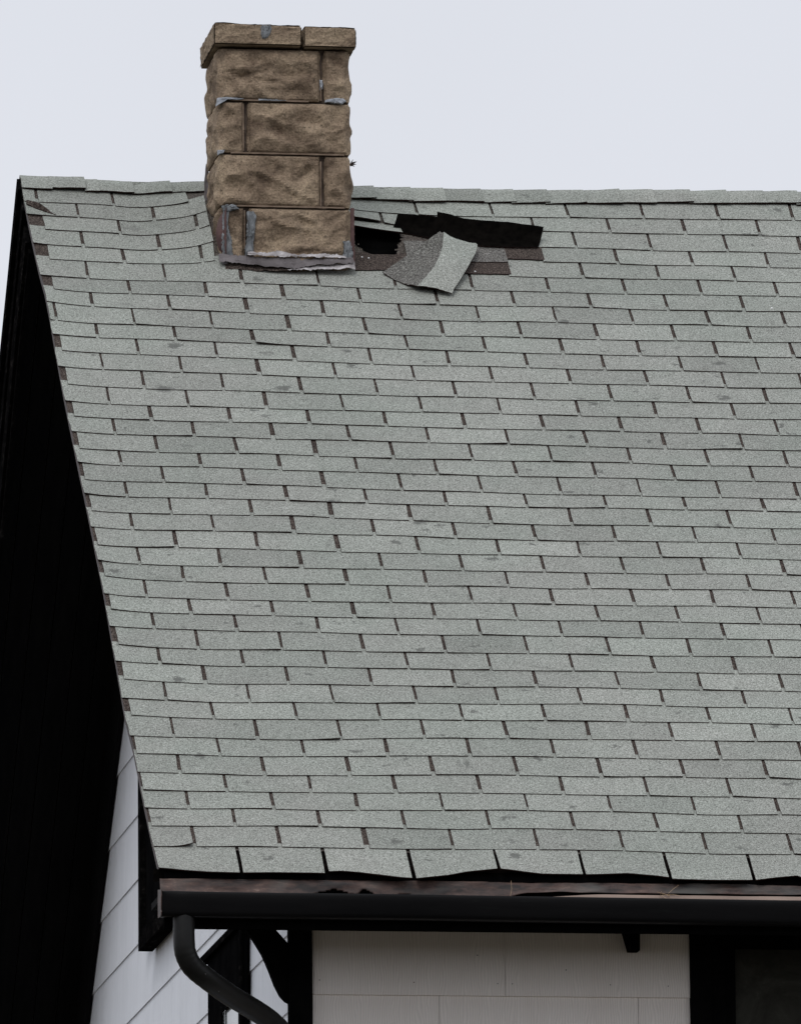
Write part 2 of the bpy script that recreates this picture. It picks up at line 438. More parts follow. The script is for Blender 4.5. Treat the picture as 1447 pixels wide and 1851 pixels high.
# underside + rims
TH = 0.030
def under(X, s): return Vector((X, s*cP + TH*sP, s*sP - TH*cP))
bl = []
for j, s in enumerate(ss):
    bl.append((mb.V(under(edge_x(s)+.004, s)), mb.V(under(XR_END, s))))
for j in range(len(ss)-1):
    mb.F([bl[j][0], bl[j+1][0], bl[j+1][1], bl[j][1]], 2)
    mb.F([idx[0, j][0], idx[0, j+1][0], bl[j+1][0], bl[j][0]], 1)
    mb.F([idx[len(xs)-1, j+1][0], idx[len(xs)-1, j][0], bl[j][1], bl[j+1][1]], 1)
k0 = [idx[i, 0][0] for i in range(len(xs))]
mb.F([bl[0][0], bl[0][1]] + k0[::-1], 1)
roof = part(mb, 'roof_slope', [M_BARE, M_BROWNMETAL, M_SOFFIT, M_TAR])

# slab under the hole; the darkness inside is painted as near-black colour
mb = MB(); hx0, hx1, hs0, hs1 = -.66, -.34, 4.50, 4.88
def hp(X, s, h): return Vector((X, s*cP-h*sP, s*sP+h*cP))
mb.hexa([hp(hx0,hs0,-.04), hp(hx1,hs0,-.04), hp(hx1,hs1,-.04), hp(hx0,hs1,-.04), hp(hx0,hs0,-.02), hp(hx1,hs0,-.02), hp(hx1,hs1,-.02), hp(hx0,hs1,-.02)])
part(mb, 'hole_dark_slab', M_DARK, roof)['label'] = 'black slab painting the dark inside the torn roof hole beside the chimney'
# --- shingles: every tab its own slab in one covering ------------------------------
sh = MB()
def SEAM(r): return -3.0 if r % 2 == 0 else -3.5
def course(r, side, X):
    k = min(r, 40)
    f_ = .88*sm(-1.55, -.05, X) + (0 if side else .12)
    v_ = SL[k] + (SR[k]-SL[k])*f_
    return v_ + 0.12*max(0, r-40)
def wav(r, X):
    if r == 0: return 0
    return 0.0075*n3(X*2.3, r*3.7, 1) + 0.0016*n3(X*8, r*5.1, 3)
CH_X0, CH_X1, CH_S0 = -1.175, -0.615, 4.455
def make_tab(r, i0, i1, side):
    XT = XL if side else XRr
    off = XT[min(r, 40)]
    gap = 0.0056*random.uniform(.7, 1.3)
    if (i1 == SEAM(r) and 14 <= r <= 37): gapr = 0.0105
    else: gapr = gap
    x0 = i0*TABW + off + gap; x1 = i1*TABW + off - gapr
    if not side and i0 == SEAM(r): x0 += max(0, XL[min(r, 40)]-XRr[min(r, 40)])
    xm_ = (x0+x1)/2; sb0 = course(r, side, xm_); st0 = course(r+1, side, xm_)
    smid = (sb0+st0)/2
    ex = edge_x(smid)
    # rake: even courses start past a bare patch
    if i0 < -6.01:
        if r % 2 == 0 and r not in (40, 32): return
    xl_edge = ex
    if x1 < ex + .01: return
    cutl = x0 < ex
    if r >= 36 and CH_S0 < (sb0+st0)/2:
        # chimney footprint
        if x0 > CH_X0-.02 and x1 < CH_X1+.02: return
    if r == 40 and abs(i0+4) < .01: return
    if r == 36 and x0 > -.66 and x1 < .02: return
    if r == 37 and x0 > -.80 and x1 < .17: return
    if r == 38 and x0 > -.33 and x1 < .02: return
    jitter = random.uniform(-1, 1)*.0006 + .0022*n3(r*3.3, math.floor((i0+r*1.37)/3)*2.7, 6)
    lift0 = random.choice([0]*9+[.002, .004]); lift1 = random.choice([0]*9+[.002, .004])
    if r == 1 and i0 < -5.6: lift1 = .016
    if r == 7 and -5 < i0 < -4: lift1 = .008
    if r == 31 and -3.6 < i0 < -3: lift0 = .010
    skew = random.uniform(-1, 1)*.0005
    tone = min(1, max(0, random.gauss(.52, .22) + .35*n3(x0*.55, r*.075, 4) - .16*sm(0, 1.3, x0)*sm(26, 8, r)))
    if r >= 38 and x1 < -1.1: tone *= .5
    sh.tone = tone + 1e-4
    HL = 0.0046; cr_ = random.uniform(-1, .2)
    def bounds(u, s):
        xl = max(x0, edge_x(s)-.006+.004*n3(s*14, 2)) if (cutl or i0 <= -5.9) else x0
        xr = x1
        if r >= 36:
            if xl < CH_X0 < xr and xl < -1.3: xr = CH_X0
            if xl < CH_X0 < xr and xl >= -1.3: xr = CH_X0
            if xl < CH_X1 < xr: xl = CH_X1
            if xl < -1.1 and xr > CH_X0 and s > CH_S0: xr = min(xr, CH_X0)
        if r == 38 and -.01 < x0 < .05: xl = max(xl, .07)
        if r == 38 and x0 < -.5 < x1: xr = min(xr, -.40)
        return xl, xr
    def bot(X):
        if r == 0:
            return -0.035 + min(0, (interp(X, EAVE) if X < .474 else -.04+.02*n3(X*2.2, 3)) + .035)
        if r in (38, 39, 40) and -.64 < X < -.2:
            return sb0 + (.075-(X+.6)*.12 if r == 38 else {39: .036, 40: .010}[r]*sm(-.28, -.56, X)) + jitter
        return course(r, side, X) + wav(r, X) + jitter + skew*(X-x0)/TABW
    def h_eave(X):
        d = interp(X, EAVE) if X < .474 else -.04+.02*n3(X*2.2, 3)
        return max(0, d + .035)*.62
    def f(u, v, up):
        sb = bot((x0+x1)/2)
        s = sb + (st0 + .03 - sb)*v
        xl, xr = bounds(u, s)
        X = xl + (xr-xl)*u
        # slightly irregular cut sides
        X += (.0022*n3(s*55, X*3+r) + (.004*(1-v)*cr_ if u else 0)) if (u == 0 or u == 1) else 0
        b = bot(X); s = b + (course(r+1, side, X) + .03 - b)*v
        h = HL*(1-v)**1.0 + 0.0008
        e = (1-v)**2
        h += e*(lift0*(1-u)**3 + lift1*u**3)
        h += e*max(0, .0035*n3(X*4.2+r*1.9, r*2.3, 8))
        if r == 0: h += h_eave(X)*(1-v)**1.3
        if r in (38, 39) and X > -.63 and X < -.35: h += .020*e*(1 if r == 38 else .5*sm(-.35, -.55, X))
        if up: return rp(X, s, h)
        return rp(X, s, max(h-0.0048, -.003))
    sh.sheet(lambda u, v: f(u, v, True), lambda u, v: f(u, v, False), 8, 3, 0, 1, 1)
    if r == 38 and False: pass
for r in range(0, 41):
    half = 0 if r % 2 == 0 else .5
    seam = SEAM(r)
    i = -7 + half
    while i*TABW < XR_END - .02:
        i1 = i + 1
        side = i1 <= seam + .01
        make_tab(r, i, min(i1, XR_END/TABW), side)
        i = i1
# bare base of next layer shows in the cut-outs: a thin dark sheet per course
und = MB()
for r in range(0, 41):
    if r == 0: continue
    for k in range(0, 62):
        Xa = -1.9 + k*.1; Xb = Xa+.1
        mid = (Xa+Xb)/2; side = mid < -1.0
        sb = course(r, side, mid) + (.045 if r == 0 else 0.0); st = course(r+1, side, mid) + .004
        if r >= 36 and Xb > CH_X0-.05 and Xa < 0.22: continue
        ea = edge_x((sb+st)/2) - .003
        if Xb < ea + .01: continue
        Xa2 = max(Xa, ea)
        und.tone = .5
        und.grid(lambda u, v: rp(max(Xa2, edge_x(sb+(st-sb)*v)-.003) + (Xb-max(Xa2, edge_x(sb+(st-sb)*v)-.003))*u, sb + (st-sb)*v, .0015*(1-v)-.0012), 2, 1)
shing = part(sh, 'shingle_covering', [M_SHINGLE, M_EDGE], roof)
undo = part(und, 'shingle_underlayer', [M_DARKGR], roof)

# --- exposed headlap round the tear: dark courses with their own edges
hb = MB()
for (xa, xb, s0, s1, mi) in [(-.62, -.40, 4.452, 4.60, 0), (-.40, .0, 4.437, 4.54, 0), (-.40, .0, 4.535, 4.70, 1), (0.0, .15, 4.565, 4.70, 0)]:
    def f(u, v, t):
        X = xa+(xb-xa)*u; s = s0+(s1-s0)*v + (.006*n3(X*20, s0*3) if v in (0, 1) else 0)
        if inpoly(X, s, [(x*1.0, y) for x, y in HOLE]): s = min(s, 4.585)
        return rp(X, s, (.004 if t else 0)+ .003*(1-v)+.0006*(s0 > 4.5))
    hb.sheet(lambda u, v: f(u, v, 1), lambda u, v: f(u, v, 0), 14, 4, mi, 2)
o = part(hb, 'exposed_headlap', [M_DARKGR, M_DARKGR2, M_EDGE], roof); o['label'] = 'bare dark patch where shingles are missing'
# roofing nail heads
M_NAIL = simple('galvanised', (.6, .6, .6), (.75, .75, .75))
def nail(X, s, h=.008, r=.0035):
    nb = MB()
    c = rp(X, s, h); n_ = Vector((0, -sP, cP)); a_ = Vector((1, 0, 0)); b_ = Vector((0, cP, sP))
    ring = [nb.V(c + (a_*cos(k*pi/4)+b_*sin(k*pi/4))*r) for k in range(8)]
    ring2 = [nb.V(c - n_*.006 + (a_*cos(k*pi/4)+b_*sin(k*pi/4))*r) for k in range(8)]
    nb.F(ring)
    for k in range(8): nb.F([ring[k], ring2[k], ring2[(k+1) % 8], ring[(k+1) % 8]])
    part(nb, 'roofing_nail', M_NAIL, roof)
for q in ((-.582, 4.555), (-.556, 4.548), (-.143, 4.452), (-1.80, 5.14), (-1.04+2.05, 4.2)): nail(*q)

# --- ridge caps -----------------------------------------------------------------
rc = MB()
def cap_piece(x0, x1, dz, tone, sb=5.05, tilt=0):
    rc.tone = tone
    def prof(u, v, t):
        X = x0+(x1-x0)*u
        h = .010 + dz + .006*u + .002*n3(X*30, v*3)
        if not t: h -= .005
        arc = (v-.5)*2
        L = (RIDGE_S-sb + tilt*(u-.5))*1.0
        L += .003*n3(X*25, 4)
        d = abs(arc)*L
        if arc <= 0:    # front
            s = RIDGE_S - d
            rnd = .018*exp(-(d/.03)**2)
            w = warp(X, 5.1)
            hh = h - rnd*.5 + w
            return Vector((X, s*cP - hh*sP, s*sP + hh*cP))
        s = RIDGE_S - d; hh = h - .009*exp(-(d/.03)**2)
        return Vector((X, 2*RY-(s*cP - hh*sP), s*sP + hh*cP))
    rc.sheet(lambda u, v: prof(u, v, 1), lambda u, v: prof(u, v, 0), 4, 14, 0, 1)
def ux(px): return XE + .0 + (px-45)*0.00225      # along-ridge distance
lefts = [(38, 92, .000, .55, 5.045), (88, 152, .007, .38, 5.055), (150, 176, .001, .85, 5.05), (174, 238, .004, .45, 5.058), (234, 305, .001, .35, 5.06), (302, 372, -.001, .25, 5.065)]
for a_, b_, dz, tn, sb in lefts:
    cap_piece(-1.893+(a_-38)*.00226, -1.893+(b_-38)*.00226, dz, tn, sb)
part(rc, 'ridge_cap', [M_SHINGLE, M_EDGE], roof, fix=True)
rc = MB()
x = -0.62; k = 0
while x < XR_END:
    w = .142*random.uniform(.92, 1.08)
    cap_piece(x, min(x+w+.02, XR_END), .004*(k == 0) + random.uniform(-.0015, .0025), min(1, max(0, random.gauss(.55, .25)))+1e-3, 5.043 + random.uniform(-.006, .006), random.uniform(-.006, .012))
    x += w; k += 1
part(rc, 'ridge_cap', [M_SHINGLE, M_EDGE], roof, fix=True)

# --- rear slope (its underside is the black overhang on the left) ------------------
RP = RAD(40.4); cR, sR = cos(RP), sin(RP); LR = RY/cR + .05
def rr(X, d, h): return Vector((X, RY + d*cR + h*sR, RZ - d*sR + h*cR))
mb = MB()
mb.hexa([rr(XE-.036, -.0, -.05), rr(XR_END, 0, -.05), rr(XR_END, LR, -.05), rr(XE-.036, LR, -.05), rr(XE-.036, 0, .002), rr(XR_END, 0, .002), rr(XR_END, LR, .002), rr(XE-.036, LR, .002)])
rear = part(mb, 'roof_slope', [M_SHINGLE], fix=True); rear.name = 'roof_slope.001'
# soffit boards under the rear overhang (grooved)
mb = MB()
nb_ = 6; wb = (GX - .02 - (XE-.02))/nb_
for k in range(nb_):
    xa = XE-.02+k*wb+.002; xb = XE-.02+(k+1)*wb-.002
    mb.hexa([rr(xa, .06, -.075-.002*(k % 2)), rr(xb, .06, -.075), rr(xb, LR-.02, -.075), rr(xa, LR-.02, -.075-.002*(k % 2)), rr(xa, .06, -.052), rr(xb, .06, -.052), rr(xb, LR-.02, -.052), rr(xa, LR-.02, -.052)])
part(mb, 'soffit', M_SOFFIT, rear, fix=True)
# rake boards: stepped mouldings with hairline gaps
mb = MB()
def rake(xa, xb, h0, h1, d0, d1, mi=0):
    for q in range(int((d1-d0)/.5)+1):
        a0 = d0+q*.5; a1 = min(a0+.5, d1)
        if a1 <= a0: continue
        w0 = .003*n3(a0*1.3, h0*9); w1 = .003*n3(a1*1.3, h0*9)
        mb.hexa([rr(xa+w0, a0, h0), rr(xb, a0, h0), rr(xb, a1, h0), rr(xa+w1, a1, h0), rr(xa+w0, a0, h1), rr(xb, a0, h1), rr(xb, a1, h1), rr(xa+w1, a1, h1)], mi)
rake(XE-.052, XE-.037, -.065, .004, .0, 1.35)
rake(XE-.047, XE-.038, -.062, .0, 1.40, LR)
rake(XE-.036, XE-.018, -.14, -.052, .05, LR)
rake(XE-.026, XE-.008, -.255, -.143, .12, LR)
rake(XE-.013, XE+.0, -.285, -.258, .15, LR)
part(mb, 'bargeboard', M_WBLACK, rear, fix=True)

# --- drip edge along the front rake ----------------------------------------------
mb = MB()
S_ = [0.0+.2*k for k in range(26)]
def dpt(s, dx, h): return rp(edge_x(s)+dx, s, h)
for s0, s1 in zip(S_, S_[1:]):
    s1 = min(s1, 5.14)
    mb.hexa([dpt(s0,-.001,-.034), dpt(s0,.0035,-.034), dpt(s1,.0035,-.034), dpt(s1,-.001,-.034), dpt(s0,-.001,-.0045), dpt(s0,.002,-.0045), dpt(s1,.002,-.0045), dpt(s1,-.001,-.0045)])
part(mb, 'rake_trim', M_BROWNMETAL, roof, fix=True)

# ------------------------------------------------------------------ walls
LAPS = [1.196, .926, .662, .395, .118, -.164, -.442, -.715, -.99]
def gable_top(y):
    zf = y*sP/cP - .085; zr = RZ - (y-RY)*sR/cR - .095
    return min(zf, zr)
# gable wall: lapped courses, each a slightly tilted band of siding boards
def gable_wall(x, sgn, name):
    w = MB(); zs = [z for z in LAPS]
    while zs[0] < RZ: zs.insert(0, zs[0]+.268)
    while zs[-1] > GZ: zs.append(zs[-1]-.272)
    for ztop, zbot in zip(zs, zs[1:]):
        # board segments with fine vertical joints
        y = FY + .03 + random.uniform(0, .3); segs = [FY]
        while y < BY: segs.append(y); y += .305
        segs.append(BY)
        for ya, yb in zip(segs, segs[1:]):
            P_ = []
            ya2, yb2 = ya+.0013, yb-.0013
            b = max(zbot, GZ)
            # cut the board to the roof line
            ka = (b+.004 + .085)*cP/sP; kb = RY + (RZ - .095 - b-.004)*cR/sR
            ya2 = max(ya2, ka); yb2 = min(yb2, kb)
            if yb2 - ya2 < .01: continue
            ztl = min(ztop, gable_top(ya2)); ztr = min(ztop, gable_top(yb2))
            o1 = sgn*.006
            # front face leans out at the bottom
            tl = sgn*.004+ o1*(1-(ztl-b)/(ztop-b)); tr = sgn*.004 + o1*(1-(ztr-b)/(ztop-b))
            w.hexa([(x, ya2, b), (x+o1+sgn*.004, ya2, b), (x+o1+sgn*.004, yb2, b), (x, yb2, b), (x, ya2, ztl), (x+tl, ya2, ztl), (x+tr, yb2, ztr), (x, yb2, ztr)])
    # core behind
    pts = [(FY+.02, GZ), (BY-.02, GZ), (BY-.02, gable_top(BY-.02)-.02), (RY, gable_top(RY)-.03), (FY+.02, gable_top(FY+.02)-.02)]
    w.prism(pts, 'x', x-sgn*.10, x-sgn*.001, 1)
    o = part(w, name, [M_SIDG, M_JOINT], fix=True); return o
wall_g = gable_wall(GX, -1, 'wall')
wall_g['label'] = 'pale gable wall of lapped siding'
wall_r = gable_wall(GXR, 1, 'wall')
# frieze board under the rear soffit on the gable wall
mb = MB()
def frz(y, dz): return RZ - (y-RY)*sR/cR - dz
y0, y1 = 4.45, BY-.05
mb.hexa([(GX-.03, y0, frz(y0, .47)), (GX-.014, y0, frz(y0, .47)), (GX-.014, y1, frz(y1, .47)), (GX-.03, y1, frz(y1, .47)), (GX-.03, y0, frz(y0, .08)), (GX-.014, y0, frz(y0, .08)), (GX-.014, y1, frz(y1, .08)), (GX-.03, y1, frz(y1, .08))])
part(mb, 'frieze_board', M_SOFFIT, fix=True)

# front wall
w = MB(); zs = [-.09, -.396, -.67, -.944]
while zs[-1] > GZ: zs.append(zs[-1]-.272)
WX0, WX1, WZ0, WZ1 = .15, 1.65, -1.760, -.14     # window opening incl. frame
JT = [[-.52+.69*k for k in range(-1, 8)], [-.758+.72*k for k in range(-1, 8)]]
for r, (zt, zb) in enumerate(zip(zs, zs[1:])):
    js = [GX] + [j for j in JT[r % 2] if GX+.05 < j < GXR-.05] + [GXR]
    for xa, xb in zip(js, js[1:]):
        for a_, b_ in ([(xa, xb)] if (zb < WZ0-.002 or xb < WX0 or xa > WX1) else [(xa, min(xb, WX0)), (max(xa, WX1), xb)]):
            if b_-a_ < .02: continue
            A_, B_ = a_+.0008, b_-.0008
            w.hexa([(A_, FY-.014, zb), (B_, FY-.014, zb), (B_, FY, zb), (A_, FY, zb), (A_, FY-.004, zt), (B_, FY-.004, zt), (B_, FY, zt), (A_, FY, zt)])
w.box(GX+.005, WX0, FY+.001, FY+.1, GZ, -.05, 1); w.box(WX1, GXR-.005, FY+.001, FY+.1, GZ, -.05, 1)
w.box(WX0+.001, WX1-.001, FY+.001, FY+.1, GZ, WZ0, 1); w.box(WX0+.001, WX1-.001, FY+.001, FY+.1, WZ1, -.05, 1)
# face-nail heads
wall_f = part(w, 'wall', [M_SIDF, M_JOINT], fix=True); wall_f['label'] = 'shaded front wall of wood-grain siding boards'
for (px_, pz) in [(-1.19, -.345), (-.85, -.35), (-.548, -.352), (-.495, -.352), (-.14, -.352), (-.30, -.30), (.07, -.355), (-.62, -.25)]:
    w = MB(); w.tube([(px_, FY-.016, pz), (px_, FY-.004, pz)], .0019, 8)
    part(w, 'siding_nail', M_JOINT, wall_f, fix=True)
mb = MB(); mb.box(GX+.0, GXR, BY-.1, BY, GZ, -.05); part(mb, 'wall', [M_SIDF])
# corner boards
mb = MB(); mb.box(GX-.022, GX+.058, FY-.030, FY+.045, GZ, -.07); part(mb, 'corner_board', M_BLACK)
# front soffit and fascia
mb = MB(); mb.box(XE+.06, XR_END-.03, .024, FY-.001, -.10, -.075); part(mb, 'soffit', M_SOFFIT)
mb = MB(); mb.box(XE+.052, XR_END-.02, -.004, .022, -.222, -.025); fascia = part(mb, 'fascia', M_BLACK)

# --- brown flashing over the gutter: ragged rusted strip ---------------------------
mb = MB()
nx = 1100; xa, xb = XE+.035, XR_END-.02
def strip(u, v):
    X = xa+(xb-xa)*u
    top = -.047 + .006*n3(X*3, 1) + .003*n3(X*17, 2); botz = -.112 + (.028 + .004*n3(X*9, 7))*sm(-.62, -.5, X)
    z = botz + (top-botz)*v
    y = -.014 - .018*(1-v) + .004*n3(X*5, v*2, 4) + .003*n3(X*14, v*3, 9)
    return (X, y, z)
idx2 = [[mb.V(strip(u/nx, v/12)) for u in range(nx+1)] for v in range(13)]
def hole_at(X, v):
    for (c, wd_, lo, hi) in [(-1.20, .12, .0, .50), (-1.09, .05, .0, .55), (-.95, .07, .0, .30), (-.62, .05, 0, .12), (1.4, .1, 0, .4)]:
        d = abs(X-c)/wd_
        if d < 1 and lo-.01 <= v <= hi*(1-d)+.10*n3(X*70, 3): return True
    return False
for v in range(12):
    for u in range(nx):
        X = xa+(xb-xa)*(u+.5)/nx
        if hole_at(X, (v+.5)/12): continue
        mb.F([idx2[v][u], idx2[v][u+1], idx2[v+1][u+1], idx2[v+1][u]])
o = part(mb, 'drip_flashing', M_RUST, fascia, smooth=True)
mod = o.modifiers.new('solid', 'SOLIDIFY'); mod.thickness = .0012; mod.offset = 0
# second lip (tan) that starts right of mid-picture, sagging
mb = MB()
def lip(u, v):
    X = -.60+(xb+.60)*u
    z = -.118 + .024*v*(.35+.65*sm(-.62, -.2, X)) + .0022*n3(X*6, 3) + .003*v
    y = -.062 + .022*v
    return (X, y, z)
mb.sheet(lambda u, v: lip(u, v), lambda u, v: tuple(Vector(lip(u, v))-Vector((0, 0, .0015))), 120, 3)
# torn starter edge just under the first course
part(mb, 'gutter_apron', M_BEIGEMETAL, fascia, smooth=False, fix=True)
mb = MB()
mb.grid(lambda u, v: (xa-.02+(xb-xa+.02)*u, .004+.008*n3(u*60, v*2), -.058+.046*v + .009*n3(u*90, 5)*(1-v)), 240, 2)
o = part(mb, 'starter_edge', M_TAR, fascia); md = o.modifiers.new('solid', 'SOLIDIFY'); md.thickness = .003

# --- gutter -----------------------------------------------------------------------
def zt_g(X): return -.103 - .0040*(X-XE) + .0018*n3(X*1.7, 6)
prof = [(-.006, .004), (-.006, -.082), (-.078, -.086), (-.087, -.084), (-.092, -.079), (-.0945, -.070), (-.0965, -.055), (-.099, -.038), (-.101, -.022), (-.101, -.010), (-.099, -.003), (-.095, -.0005), (-.091, -.002), (-.090, -.008)]
prof_in = [(y+(.0025 if k > 1 and y < -.01 else -.0025 if y > -.05 else .0), z+(.0025 if z < -.06 else 0)) for k, (y, z) in enumerate(prof)]
mb = MB(); gx0, gx1 = XE+.033, XR_END-.03; n = 60
rings = []
for k in range(n+1):
    X = gx0+(gx1-gx0)*k/n; zz = zt_g(X)
    wv = .002*n3(X*2.4, 8)
    rings.append([mb.V((X, y+wv, zz+z)) for y, z in prof])
for A_, B_ in zip(rings, rings[1:]):
    for j in range(len(prof)-1): mb.F([A_[j], B_[j], B_[j+1], A_[j+1]])
gut = part(mb, 'gutter', M_GUTTER, smooth=True)
md = gut.modifiers.new('solid', 'SOLIDIFY'); md.thickness = .0022; md.offset = 0
mb = MB()
zz = zt_g(gx0)
capp = [(-.004, .016), (-.004, -.084), (-.078, -.088), (-.091, -.085), (-.095, -.075), (-.091, -.066), (-.096, -.034), (-.103, -.018), (-.105, .004)]
mb.prism([(y, zz+z) for y, z in capp], 'x', gx0-.004, gx0-.001)
part(mb, 'end_cap', M_RUST, gut, fix=True)
mb = MB(); mb.prism([(y, zt_g(gx1)+z) for y, z in capp], 'x', gx1+.001, gx1+.004); part(mb, 'end_cap', M_BROWNMETAL, gut, fix=True)

# --- downspout: smooth bend from the gutter back to the corner board --------------
ctrl = [(-1.735, -.052, -.180), (-1.735, -.052, -.265), (-1.728, -.045, -.318), (-1.700, -.025, -.362), (-1.64, .02, -.401), (-1.547, .12, -.445), (-1.447, .22, -.484), (-1.376, .29, -.520), (-1.315, .345, -.575), (-1.29, .37, -.64), (-1.285, .375, -.70), (-1.28, .385, -5.9)]
def catmull(P, n=8):
    P = [Vector(p) for p in P]; o_ = []
    for k in range(len(P)-1):
        p0 = P[max(k-1, 0)]; p1 = P[k]; p2 = P[k+1]; p3 = P[min(k+2, len(P)-1)]
        if (p2-p1).length > 1: o_.append(p1); continue
        for j in range(n):
            t = j/n
            o_.append(.5*((2*p1)+(p2-p0)*t+(2*p0-5*p1+4*p2-p3)*t*t+(3*p1-p0-3*p2+p3)*t**3))
    o_.append(P[-1]); return o_
mb = MB(); pp = catmull(ctrl[:-1]) + [Vector(ctrl[-1])]
mb.tube(pp, [.0385+ (.0006*sin(k*2.2) if 12 < k < 34 else 0) for k in range(len(pp))], 24)
pipe = part(mb, 'downspout', M_PIPE, smooth=True, fix=True)
# white drips on the pipe
M_DRIP = simple('pale_drip', (.16, .16, .16), (.3, .3, .3), 80)
for (t, wdt, ln) in [(.42, .0022, .02), (.50, .002, .045), (.555, .002, .025), (.68, .0018, .03), (.44, .0014, .014)]:
    k = int(t*70); c = pp[min(k, len(pp)-3)]
    dd = Vector((.15, -.96, .2)).normalized()
    p0 = c + dd*.0378 + Vector((0, 0, .01)); L_ = []
    for q in range(6):
        off_ = Vector((.003*n3(q*.9, t*40), 0, -ln*q/5))
        pt = c + (p0+off_-c).normalized()*.0393
        L_.append(pt)
    mb = MB(); mb.tube(L_, wdt*.8, 6)
    part(mb, 'paint_drip', M_DRIP, pipe)

# --- knee brace at the corner and lookout bracket -----------------------------------
mb = MB()
arc = []
P0, P1, P2 = (-1.475, -.095), (-1.345, -.235), (-1.318, -.395)
lower = [(-1.515, -.104), (-1.462, -.150), (-1.424, -.196), (-1.391, -.250), (-1.367, -.305), (-1.347, -.358), (-1.327, -.398), (-1.308, -.418), (GX-.02, -.424)]
upper = [(GX-.02, -.218), (-1.352, -.155), (-1.39, -.105)]
mb.prism(lower+upper, 'y', FY+.0, FY+.055)
part(mb, 'knee_brace', M_BLACK, fix=True)
mb = MB()
mb.prism([(-.116, -.102), (-.041, -.102), (-.043, -.236), (-.078, -.236)], 'y', FY-.085, FY-.016)
part(mb, 'bracket', M_WBLACK, fix=True)
for X in (1.95, 3.4):
    mb = MB(); mb.prism([(X-.116, -.102), (X-.041, -.102), (X-.043, -.236), (X-.078, -.236)], 'y', FY-.085, FY-.016)
    part(mb, 'bracket', M_WBLACK, fix=True)

# --- windows --------------------------------------------------------------------
# front window
mb = MB(); fy0 = FY-.026
mb.box(WX0, WX0+.075, fy0, FY+.03, WZ0, WZ1); mb.box(WX1-.075, WX1, fy0, FY+.03, WZ0, WZ1)
mb.box(WX0+.0751, WX1-.0751, fy0, FY+.03, WZ1-.045, WZ1); mb.box(WX0+.0751, WX1-.0751, fy0, FY+.03, WZ0, WZ0+.08)
# inner sash
mb.box(WX0+.0755, WX0+.13, FY-.008, FY+.05, WZ0+.08, WZ1-.0455); mb.box(WX1-.13, WX1-.0755, FY-.008, FY+.05, WZ0+.08, WZ1-.0455)
mb.box(WX0+.132, WX0+.168, FY+.006, FY+.05, WZ0+.08, WZ1-.0455); mb.box(WX0+.17, WX1-.132, FY-.004, FY+.05, WZ1-.075, WZ1-.0455)
win = part(mb, 'window', M_BLACK); win['label'] = 'black framed front window with a dark reflection painted into its glass'
mb = MB(); mb.box(WX0+.168, WX1-.13, FY+.02, FY+.024, WZ0+.08, WZ1-.075); part(mb, 'pane', M_GLASS_DARK, win)
mb = MB(); mb.box(WX0-.03, WX1+.03, FY-.07, FY-.027, WZ0-.05, WZ0-.001); part(mb, 'sill', M_BLACK, win)
# upper gable window: black panel with a projecting sill
gx = GX-.018
mb = MB()
mb.box(gx-.030, gx-.0, 4.765, 4.845, .34, 1.42); mb.box(gx-.030, gx, 3.82, 3.90, .34, 1.42)
mb.box(gx-.030, gx, 3.9002, 4.7648, 1.34, 1.42); mb.box(gx-.028, gx, 3.9002, 4.7648, .34, .40)
winA = part(mb, 'window', M_WBLACK); winA['label'] = 'black window high on the gable wall beside the roof edge'
mb = MB(); mb.box(gx-.008, gx, 3.9004, 4.7646, .40, 1.34); part(mb, 'pane', M_BLACK, winA)
mb = MB(); mb.box(gx-.058, gx-.0, 3.74, 4.61, .290, .3395); part(mb, 'sill', M_WBLACK, winA)
# lower gable window
mb = MB()
mb.box(gx-.022, gx, 2.245, 2.65, -1.75, .0); mb.box(gx-.022, gx, 1.63, 1.745, -1.75, .0)
mb.box(gx-.022, gx, 1.7452, 2.2448, -.225, .0); mb.box(gx-.022, gx, 1.7452, 2.2448, -1.75, -1.66)
winB = part(mb, 'window', M_BLACK); winB['label'] = 'black trimmed gable window with a pale pane, half hidden by the downspout'
mb = MB(); mb.box(gx-.040, gx, 1.60, 2.74, .0005, .026); part(mb, 'head_trim', M_WBLACK, winB)
mb = MB(); mb.box(gx-.030, gx-.0222, 1.62, 1.665, -1.75, -.01); mb.box(gx-.028, gx-.0222, 2.21, 2.24, -1.70, -.24)
mb.box(gx-.028, gx-.0222, 1.75, 2.2098, -.25, -.228); part(mb, 'sash', M_WBLACK, winB)
mb = MB(); mb.box(gx-.016, gx-.013, 1.7454, 2.2446, -1.66, -.226); part(mb, 'pane', M_GLASS_PALE, winB)

# ------------------------------------------------------------------ chimney
CX0, CX1, CY0, CY1 = -1.162, -.635, 3.42, 3.80
CZ = [2.80, 3.100, 3.314, 3.527, 3.742]
ch = MB()
